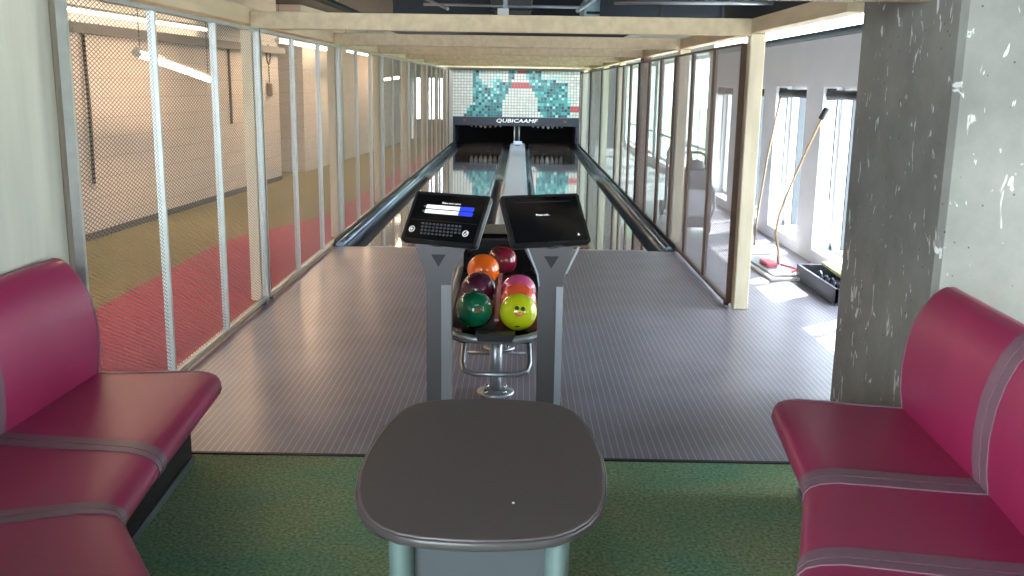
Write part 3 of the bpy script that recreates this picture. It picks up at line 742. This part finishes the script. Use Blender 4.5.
for r in range(4):
    for c in range(11 - (r == 3)*2):
        x = -.105 + c*.0195 + r*.003; y = -.035 - r*.0165
        w = .006
        a = quad(M, x-w, x+w, y-.0045, y+.0045); q.merge(a.b)
tag(q.build('keyboard_keys', keys_m, scr), kind='stuff')
quad(M,-.17,.17,-.0185,-.0178).build('divider_line', keys_m, scr)
def ring_btn(cx, cy, tick):
    q = MB(); q.tube([(cx+.0135*math.cos(i*math.pi/10), cy+.0135*math.sin(i*math.pi/10), .0025) for i in range(20)], .0016, 5, closed=True)
    if tick: q.tube([(cx-.007,cy-.001,.003),(cx-.002,cy-.007,.003),(cx+.008,cy+.007,.003)], .0018, 5)
    else: q.tube([(cx-.006,cy,.003),(cx+.006,cy,.003)], .0018, 5); q.tube([(cx-.006,cy,.003),(cx-.001,cy+.006,.003)], .0018, 5); q.tube([(cx-.006,cy,.003),(cx-.001,cy-.006,.003)], .0018, 5)
    bmesh.ops.transform(q.b, matrix=M, verts=q.b.verts); q.build('round_button', uiw_m, scr)
ring_btn(-.152,-.068,False); ring_btn(.128,-.068,True)
t, scr, M = console('right grey score console, its tilted screen nearly blank', .147, .121, 1.005, .423, .62, False)
text_obj('lettering', 'Please wait...', .0135, uiw_m, M @ Matrix.Translation((-.012,.022,.002)), scr, depth=.0004)
text_obj('lettering', 'A', .018, uiw_m, M @ Matrix.Translation((.14,-.086,.002)), scr, depth=.0004)
quad(M,-.14,.14,.088,.0885).build('divider_line', keys_m, scr)

# ================================================================== BALL RACK
t = thing('ball_rack', 'silver and black ball return rack standing on the grey approach', 'ball rack', (-.113, 5.3, 0))
def tz(y): return .365 + .05*(y-4.83)
def T(y): return y-5.3
# tray: two shallow troughs
b = MB(); secs = []
for y in (4.70, 4.80, 5.3, 5.8, 6.08):
    z = tz(y) + (.0)
    w = .25 if y > 4.75 else .17
    prof = [(-w,z+.02),(-.19,z-.002),(-.113,z-.012),(-.04,z-.002),(0,z+.016),(.04,z-.002),(.113,z-.012),(.19,z-.002),(w,z+.02),(w,z-.045),(-w,z-.045)]
    secs.append([(x,T(y),zz) for x,zz in prof])
b.loft(secs, smooth=False); b.build('tray', mat('tray_black', (34,36,40), .35), t)
b = MB(); pr = []
zr = .372
for s in (-1,):
    pr += [(-.26,T(6.05),tz(6.05)+.01),(-.262,T(5.4),tz(5.4)+.01),(-.262,T(4.95),tz(4.95)+.008),(-.252,T(4.80),tz(4.8)+.004),(-.222,T(4.715),.362),(-.17,T(4.675),.352),(-.11,T(4.66),.345)]
pr += [(-x,y,z) for x,y,z in pr[::-1]]
b.tube(pr, .022, 10); b.build('rim_tube', silver_m, t)
b = MB(); b.prism([(-.085,.342),(.085,.342),(.10,.38),(-.10,.38)], 1, T(4.63), T(4.70)); b.build('front_notch', MATS['tray_black'], t)
b = MB(); b.tube([(0,T(4.86),.01),(0,T(4.86),.335)], .033, 16); b.tube([(0,T(5.75),.01),(0,T(5.75),.36)], .033, 16); b.build('post', silver_m, t)
for yy in (4.86, 5.75):
    b = MB(); b.lathe([(0,.002),(.098,.002),(.10,.008),(.095,.016),(.04,.022),(0,.022)], (0,T(yy),0), 24); pl = b.build('base_plate', silver_m, t)
    b = MB()
    for a in range(4): b.lathe([(0,.0),(.012,.0),(.012,.008),(.006,.014),(0,.015)], (.07*math.cos(a*math.pi/2+.78),T(yy)+.07*math.sin(a*math.pi/2+.78),.016), 8)
    b.build('bolt', chrome_m, pl)
b = MB(); lp = [(-.165,T(5.15),.335),(-.172,T(4.98),.25),(-.178,T(4.86),.165),(-.165,T(4.80),.14),(-.11,T(4.775),.130),(0,T(4.77),.128)]
lp += [(-x,y,z) for x,y,z in lp[-2::-1]]; b.tube(lp, .014, 8)
b.tube([(-.170,T(5.1),.15),(.170,T(5.1),.15)], .010, 8); b.tube([(-.170,T(5.1),.15),(-.176,T(4.84),.15)], .010, 8); b.tube([(.170,T(5.1),.15),(.176,T(4.84),.15)], .010, 8)
b.build('lower_hoop', silver_m, t)
b = MB(); b.prism([(T(4.9),tz(4.9)-.0),(T(5.9),tz(5.9)-.0),(T(5.9),tz(5.9)+.025),(T(4.9),tz(4.9)+.025)],0,-.012,.012); b.build('centre_rail', mat('rail_pink', (196,140,150), .25), t)
# hood at the back of the rack
b = MB(); prof = [(T(6.10),.02),(T(6.62),.02),(T(6.62),.60),(T(6.5),.655),(T(6.2),.66),(T(6.10),.63)]
b.prism(prof, 0, -.235,.235); hood = b.build('lift_hood', mat('hood_black', (24,24,28), .25), t)
b = MB(); b.box(-.14,.14,T(6.12),T(6.5),.657,.664); b.build('hood_lid', mat('hood_smoke', (92,80,76), .15), hood)
b = MB(); b.prism([(-.19,.40),(.19,.40),(.19,.55),(.13,.62),(-.13,.62),(-.19,.55)],1,T(6.09),T(6.101)); b.build('ball_port', dark_m, hood)
for sx in (-1,1):
    b = MB(); b.prism([(T(5.92),tz(5.92)+.02),(T(6.11),tz(6.1)+.02),(T(6.11),.60),(T(6.0),.56)], 0, sx*.225-.012, sx*.225+.012); b.build('side_wing', MATS['hood_black'], hood)

R = .098
def swirl(name, c1, c2, sc=6):
    return mat(name, c1, .09, coat=.6, rgb2=c2, scale=sc, contrast=(.38,.62), detail=3)
def ball(lab, x, y, m, mh=black_m, holes=True, hd=None, dz=0):
    z = tz(y)-.0105+R+.0 if True else 0
    t = thing('bowling_ball', lab, 'ball', (x,y,z+dz), 'bowling balls on the return rack')
    b = MB(); n = 24; prof = [(R*math.sin(math.pi*i/n), -R*math.cos(math.pi*i/n)) for i in range(n+1)]; prof[0] = (0,-R); prof[-1] = (0,R)
    b.lathe(prof, seg=40); b.build('shell', m, t)
    for d in (hd or []):
        v = Vector(d).normalized(); q = v.to_track_quat('Z','Y').to_matrix().to_4x4()
        b = MB(); b.lathe([(0,R*.9955+.0008),(.0105,R*.9925+.0008),(.012,R*.990),(.012,R*.97),(0,R*.97)], seg=14, M=q); b.build('finger_hole', mh, t)
    return t
def decal(t, name, m, pts, d0, up=(0,0,1)):      # small raised outline laid on the shell
    v = Vector(d0).normalized(); xx = Vector(up).cross(v).normalized(); yy = v.cross(xx)
    b = MB(); top = []; bot = []
    for px, py in pts:
        p = (v + xx*px/R + yy*py/R).normalized(); top.append(b.b.verts.new(p*(R+.0012))); bot.append(b.b.verts.new(p*(R-.002)))
    c = b.b.verts.new((v + sum((xx*px/R+yy*py/R for px,py in pts), Vector())/len(pts)).normalized()*(R+.0014)); n = len(pts)
    for i in range(n):
        b.face([top[i],top[(i+1)%n],c], True); b.face([bot[i],bot[(i+1)%n],top[(i+1)%n],top[i]])
    return b.build(name, m, t)
gx, yx = -.113-.1135, -.113+.1135
green = swirl('ball_green', (6,92,62), (16,124,84)); yel = mat('ball_yellow', (200,212,24), .1, coat=.6, var=.05, scale=5)
maroon = swirl('ball_maroon', (70,20,50), (104,40,72)); orange = mat('ball_orange', (250,110,24), .1, coat=.6, var=.04, scale=5)
orng2 = mat('ball_coral', (246,96,60), .1, coat=.6, var=.05, scale=5); pink = swirl('ball_pink', (196,60,120), (226,100,150)); ox = swirl('ball_oxblood', (96,16,34), (128,28,48))
g = ball('green bowling ball with small red lettering marks at the rack front', gx, 4.85, green, hd=[(-.3,.2,1),(.0,.1,1),(-.1,-.15,1)])
redm = mat('ball_print_red', (214,86,60), .4)
for k in range(6):
    w, x, y = .006, .008+.011*(k%4)-.01, .004-.013*(k//4)
    decal(g, 'print_mark', redm, [(x-w*.7,y-.005),(x+w*.3,y-.006),(x+w*.8,y+.004),(x-w*.2,y+.006)], (.18,-1,.22))
decal(g, 'print_mark', mat('ball_print_white', (210,226,214), .4), [(-.012,.0),(.010,.002),(.012,.008),(-.010,.006)], (.18,-1,.45))
y = ball('yellow bowling ball with a smiling face at the rack front', yx, 4.82, yel, hd=[(-.08,-1,.46),(.27,-1,.42)], mh=mat('hole_dark', (30,34,12), .4))
lipm = mat('lips_pink', (236,150,96), .4)
decal(y, 'mouth', lipm, [(.026*math.cos(a*math.pi/8)*(1 if True else 0), .012*math.sin(a*math.pi/8)+ (.003*math.cos(a*math.pi/4))) for a in range(16)], (.05,-1,.14))
decal(y, 'bottom_mark', black_m, [(-.014,0),(0,.005),(.014,.003),(.012,-.004),(-.008,-.006)], (-.05,-1,-.72))
ball('maroon bowling ball behind the green one', gx+.004, 5.25, maroon, hd=[(.3,-.5,.9),(.42,-.35,.9)])
ball('orange bowling ball furthest back in its row, beside the dark red one', gx+.012, 5.72, orange, hd=[(-.4,.2,1)])
ball('coral orange bowling ball between the yellow and the pink ones', yx, 5.02, orng2)
ball('pink bowling ball behind the coral orange one', yx, 5.22, pink, hd=[(.85,-.55,.25)])
ball('dark red bowling ball at the mouth of the black hood', -.105, 5.98, ox, hd=[(-.2,-.6,.7)])

# ================================================================== RIGHT PASSAGE
def lmop(lab, base, rz, poles):
    t = thing('lane_mop', lab, 'mop', base, rz=rz)
    b = MB(); b.bbox(-.13,.13,-.5,.5,.002,.03,.008); b.build('mop_pad', mat('mop_white', (226,222,218), .8), t)
    b = MB(); b.bbox(-.10,.10,-.46,.46,.03,.05,.006); fr = b.build('mop_plate', silver_m, t)
    b = MB(); b.bbox(-.05,.05,-.12,.12,.05,.085,.01); b.build('clamp', mat('clamp_pink', (204,96,110), .4), fr)
    return t
mp = lmop('flat white lane mop with a long bent pole leaning on the window wall', (2.24,8.50,0), .05, None)
pole_m = mat('mop_pole', (140,112,80), .45)
def wp(o, p): return tuple(Vector(p)-Vector(o.location))
b = MB(); b.tube([wp(mp,q) for q in ((2.29,8.38,.08),(2.34,8.55,.16),(2.44,8.98,.26),(2.50,9.1,.42),(2.56,9.0,.72),(2.63,8.85,1.05),(2.70,8.68,1.38))], .011, 8); b.build('pole', pole_m, mp)
b = MB(); b.tube([wp(mp,q) for q in ((2.685,8.70,1.34),(2.715,8.66,1.43))], .026, 8); b.build('grip', black_m, mp)
mp2 = thing('lane_mop', 'second mop leaning on the wall close beside the wooden end post', 'mop', (2.38,9.55,0), rz=0)
b = MB(); b.tube([wp(mp2,q) for q in ((2.36,9.55,.05),(2.42,9.75,.3),(2.56,10.05,.9),(2.72,10.32,1.5))], .010, 8); b.build('pole', pole_m, mp2)
b = MB(); b.bbox(-.10,.10,-.25,.25,.002,.04,.008); b.build('mop_pad', MATS['mop_white'], mp2)
b = MB(); b.bbox(-.07,.07,-.2,.2,.04,.055,.005); b.build('mop_plate', silver_m, mp2)
t = thing('equipment_tray', 'low dark tray with coiled cables under the window beside the pillar', 'tray', (2.545,7.62,0))
b = MB(); b.bbox(-.16,.2,-.55,.5,.002,.02,.004); b.box(-.16,-.14,-.55,.5,.02,.13); b.box(.18,.2,-.55,.5,.02,.13); b.box(-.16,.2,.48,.5,.02,.13); b.box(-.16,.2,-.55,-.53,.02,.13); b.build('tray_body', mat('tray_slate', (66,72,84), .5), t)
b = MB()
b.prism([(-.02,-.52),(.17,-.52),(.17,.46),(.04,.46)], 2, .135, .16); b.build('tray_lid', mat('lid_olive', (178,176,110), .5), t)
for k, (yy, rr) in enumerate(((-.35,.05),(-.2,.055),(-.05,.05),(.12,.055))):
    b = MB(); b.tube([(-.08, yy+rr*math.cos(i*math.pi/8), .082+rr*math.sin(i*math.pi/8)) for i in range(16)], .013, 6, closed=True); b.build('cable_coil', mat('cable_blue_black', (52,58,74), .4), t)
t = thing('cable', 'thin red cable looping on the floor between the mop and the tray', 'cable', (0,0,0))
b = MB(); b.tube([(2.36,8.55,.045),(2.5,8.45,.02),(2.58,8.36,.05),(2.56,8.30,.10),(2.45,8.28,.05),(2.38,8.30,.012)], .009, 6); b.build('cable_sheath', mat('cable_red', (190,70,84), .5), t)

t = thing('lane_machine', 'grey lane cleaning machine stood upright behind the right mesh screen', 'machine', (1.95,10.75,0))
gm = mat('machine_grey', (104,104,112), .5, var=.08, scale=6); gl = mat('machine_light', (168,168,174), .5)
b = MB(); b.loft([[(x*s,y*s2,z) for x,y in ((-.16,-.2),(.16,-.2),(.18,-.1),(.18,.2),(-.18,.2),(-.18,-.1))] for z,s,s2 in ((.08,.95,.95),(.12,1,1),(.5,1,1),(.62,.92,.9),(.70,.8,.75))], smooth=False); b.build('body', gm, t)
b = MB(); b.bbox(-.12,.12,-.235,-.2,.2,.5,.02); b.build('front_cover', gl, t)
b = MB(); b.tube([(-.13,.1,.68),(-.14,.16,.84),(-.08,.18,.88),(.08,.18,.88),(.14,.16,.84),(.13,.1,.68)], .016, 8); b.build('handle', black_m, t)
for sx in (-1,1):
    b = MB(); b.tube([(sx*.15-.03,-.05,.085),(sx*.15+.03,-.05,.085)], .083, 16); b.build('wheel', black_m, t)
b = MB(); b.tube([(.1,-.2,.62),(.17,-.26,.5),(.18,-.27,.3),(.12,-.26,.16)], .018, 8); b.build('hose', gl, t)
b = MB(); b.lathe([(0,.70),(.09,.70),(.10,.74),(.07,.80),(0,.82)], (0,-.03,0), 14); b.build('motor_cap', gm, t)
t = thing('hand_trolley', 'black hand trolley with a bent frame behind the second right screen', 'trolley', (2.0,12.1,0))
b = MB()
for sx in (-.16,.16): b.tube([(sx,0,.08),(sx,.04,.55),(sx*.9,.10,.80),(sx*.6,.13,.88)], .018, 8)
b.tube([(-.1,.13,.88),(.1,.13,.88)], .018, 8); b.tube([(-.16,.02,.4),(.16,.02,.4)], .012, 8); b.tube([(-.16,.035,.6),(.16,.035,.6)], .012, 8); b.build('frame', black_m, t)
b = MB(); b.bbox(-.18,.18,-.24,.02,.03,.05,.005); b.build('toe_plate', black_m, t)
for sx in (-.2,.2):
    b = MB(); b.tube([(sx-.02,.06,.10),(sx+.02,.06,.10)], .095, 16); b.build('wheel', black_m, t)

# ================================================================== OUTSIDE
b = MB(); b.box(3.05, 60, 18, 90, -.5, -.3); struct('ground', b, mat('lawn', (132,160,104), .9, rgb2=(108,140,84), scale=3), 'sunlit green lawn outside the far windows')
b = MB(); b.box(3.05, 60, -30, 18, -.5, -.3); struct('ground_paving', b, mat('paving', (206,204,198), .9, var=.05, scale=3), 'sunlit pale paving outside the tall windows')
def tree(x, y, h, r, lab):
    t = thing('garden_tree', lab, 'tree', (x,y,-.3), 'garden trees beyond the windows')
    b = MB(); b.tube([(0,0,0),(.05,.02,h*.3),(0,.05,h*.6)], [.12,.1,.06], 8); b.build('trunk', mat('bark', (96,78,60), .9), t)
    b = MB()
    for k in range(9):
        a = k*2.4; rr = r*(.5+.25*math.sin(k*1.7)); c = Vector((math.cos(a)*r*.55, math.sin(a)*r*.55, h*(.5+.055*k)))
        tb = bmesh.new(); bmesh.ops.create_icosphere(tb, subdivisions=2, radius=rr)
        for v in tb.verts: v.co *= 1+.22*(random.random()-.5)
        b.merge(tb, Matrix.Translation(c))
    b.build('crown', mat('leaf_green', (120,160,92), .8, rgb2=(86,132,66), scale=4), t)
for (x,y,h,r,l) in ((10,24,4.2,1.6,'rounded green tree outside beyond the far right windows'),(12,33,2.6,1.2,'tall green tree outside behind the rounded one')):
    tree(x,y,h,r,l)
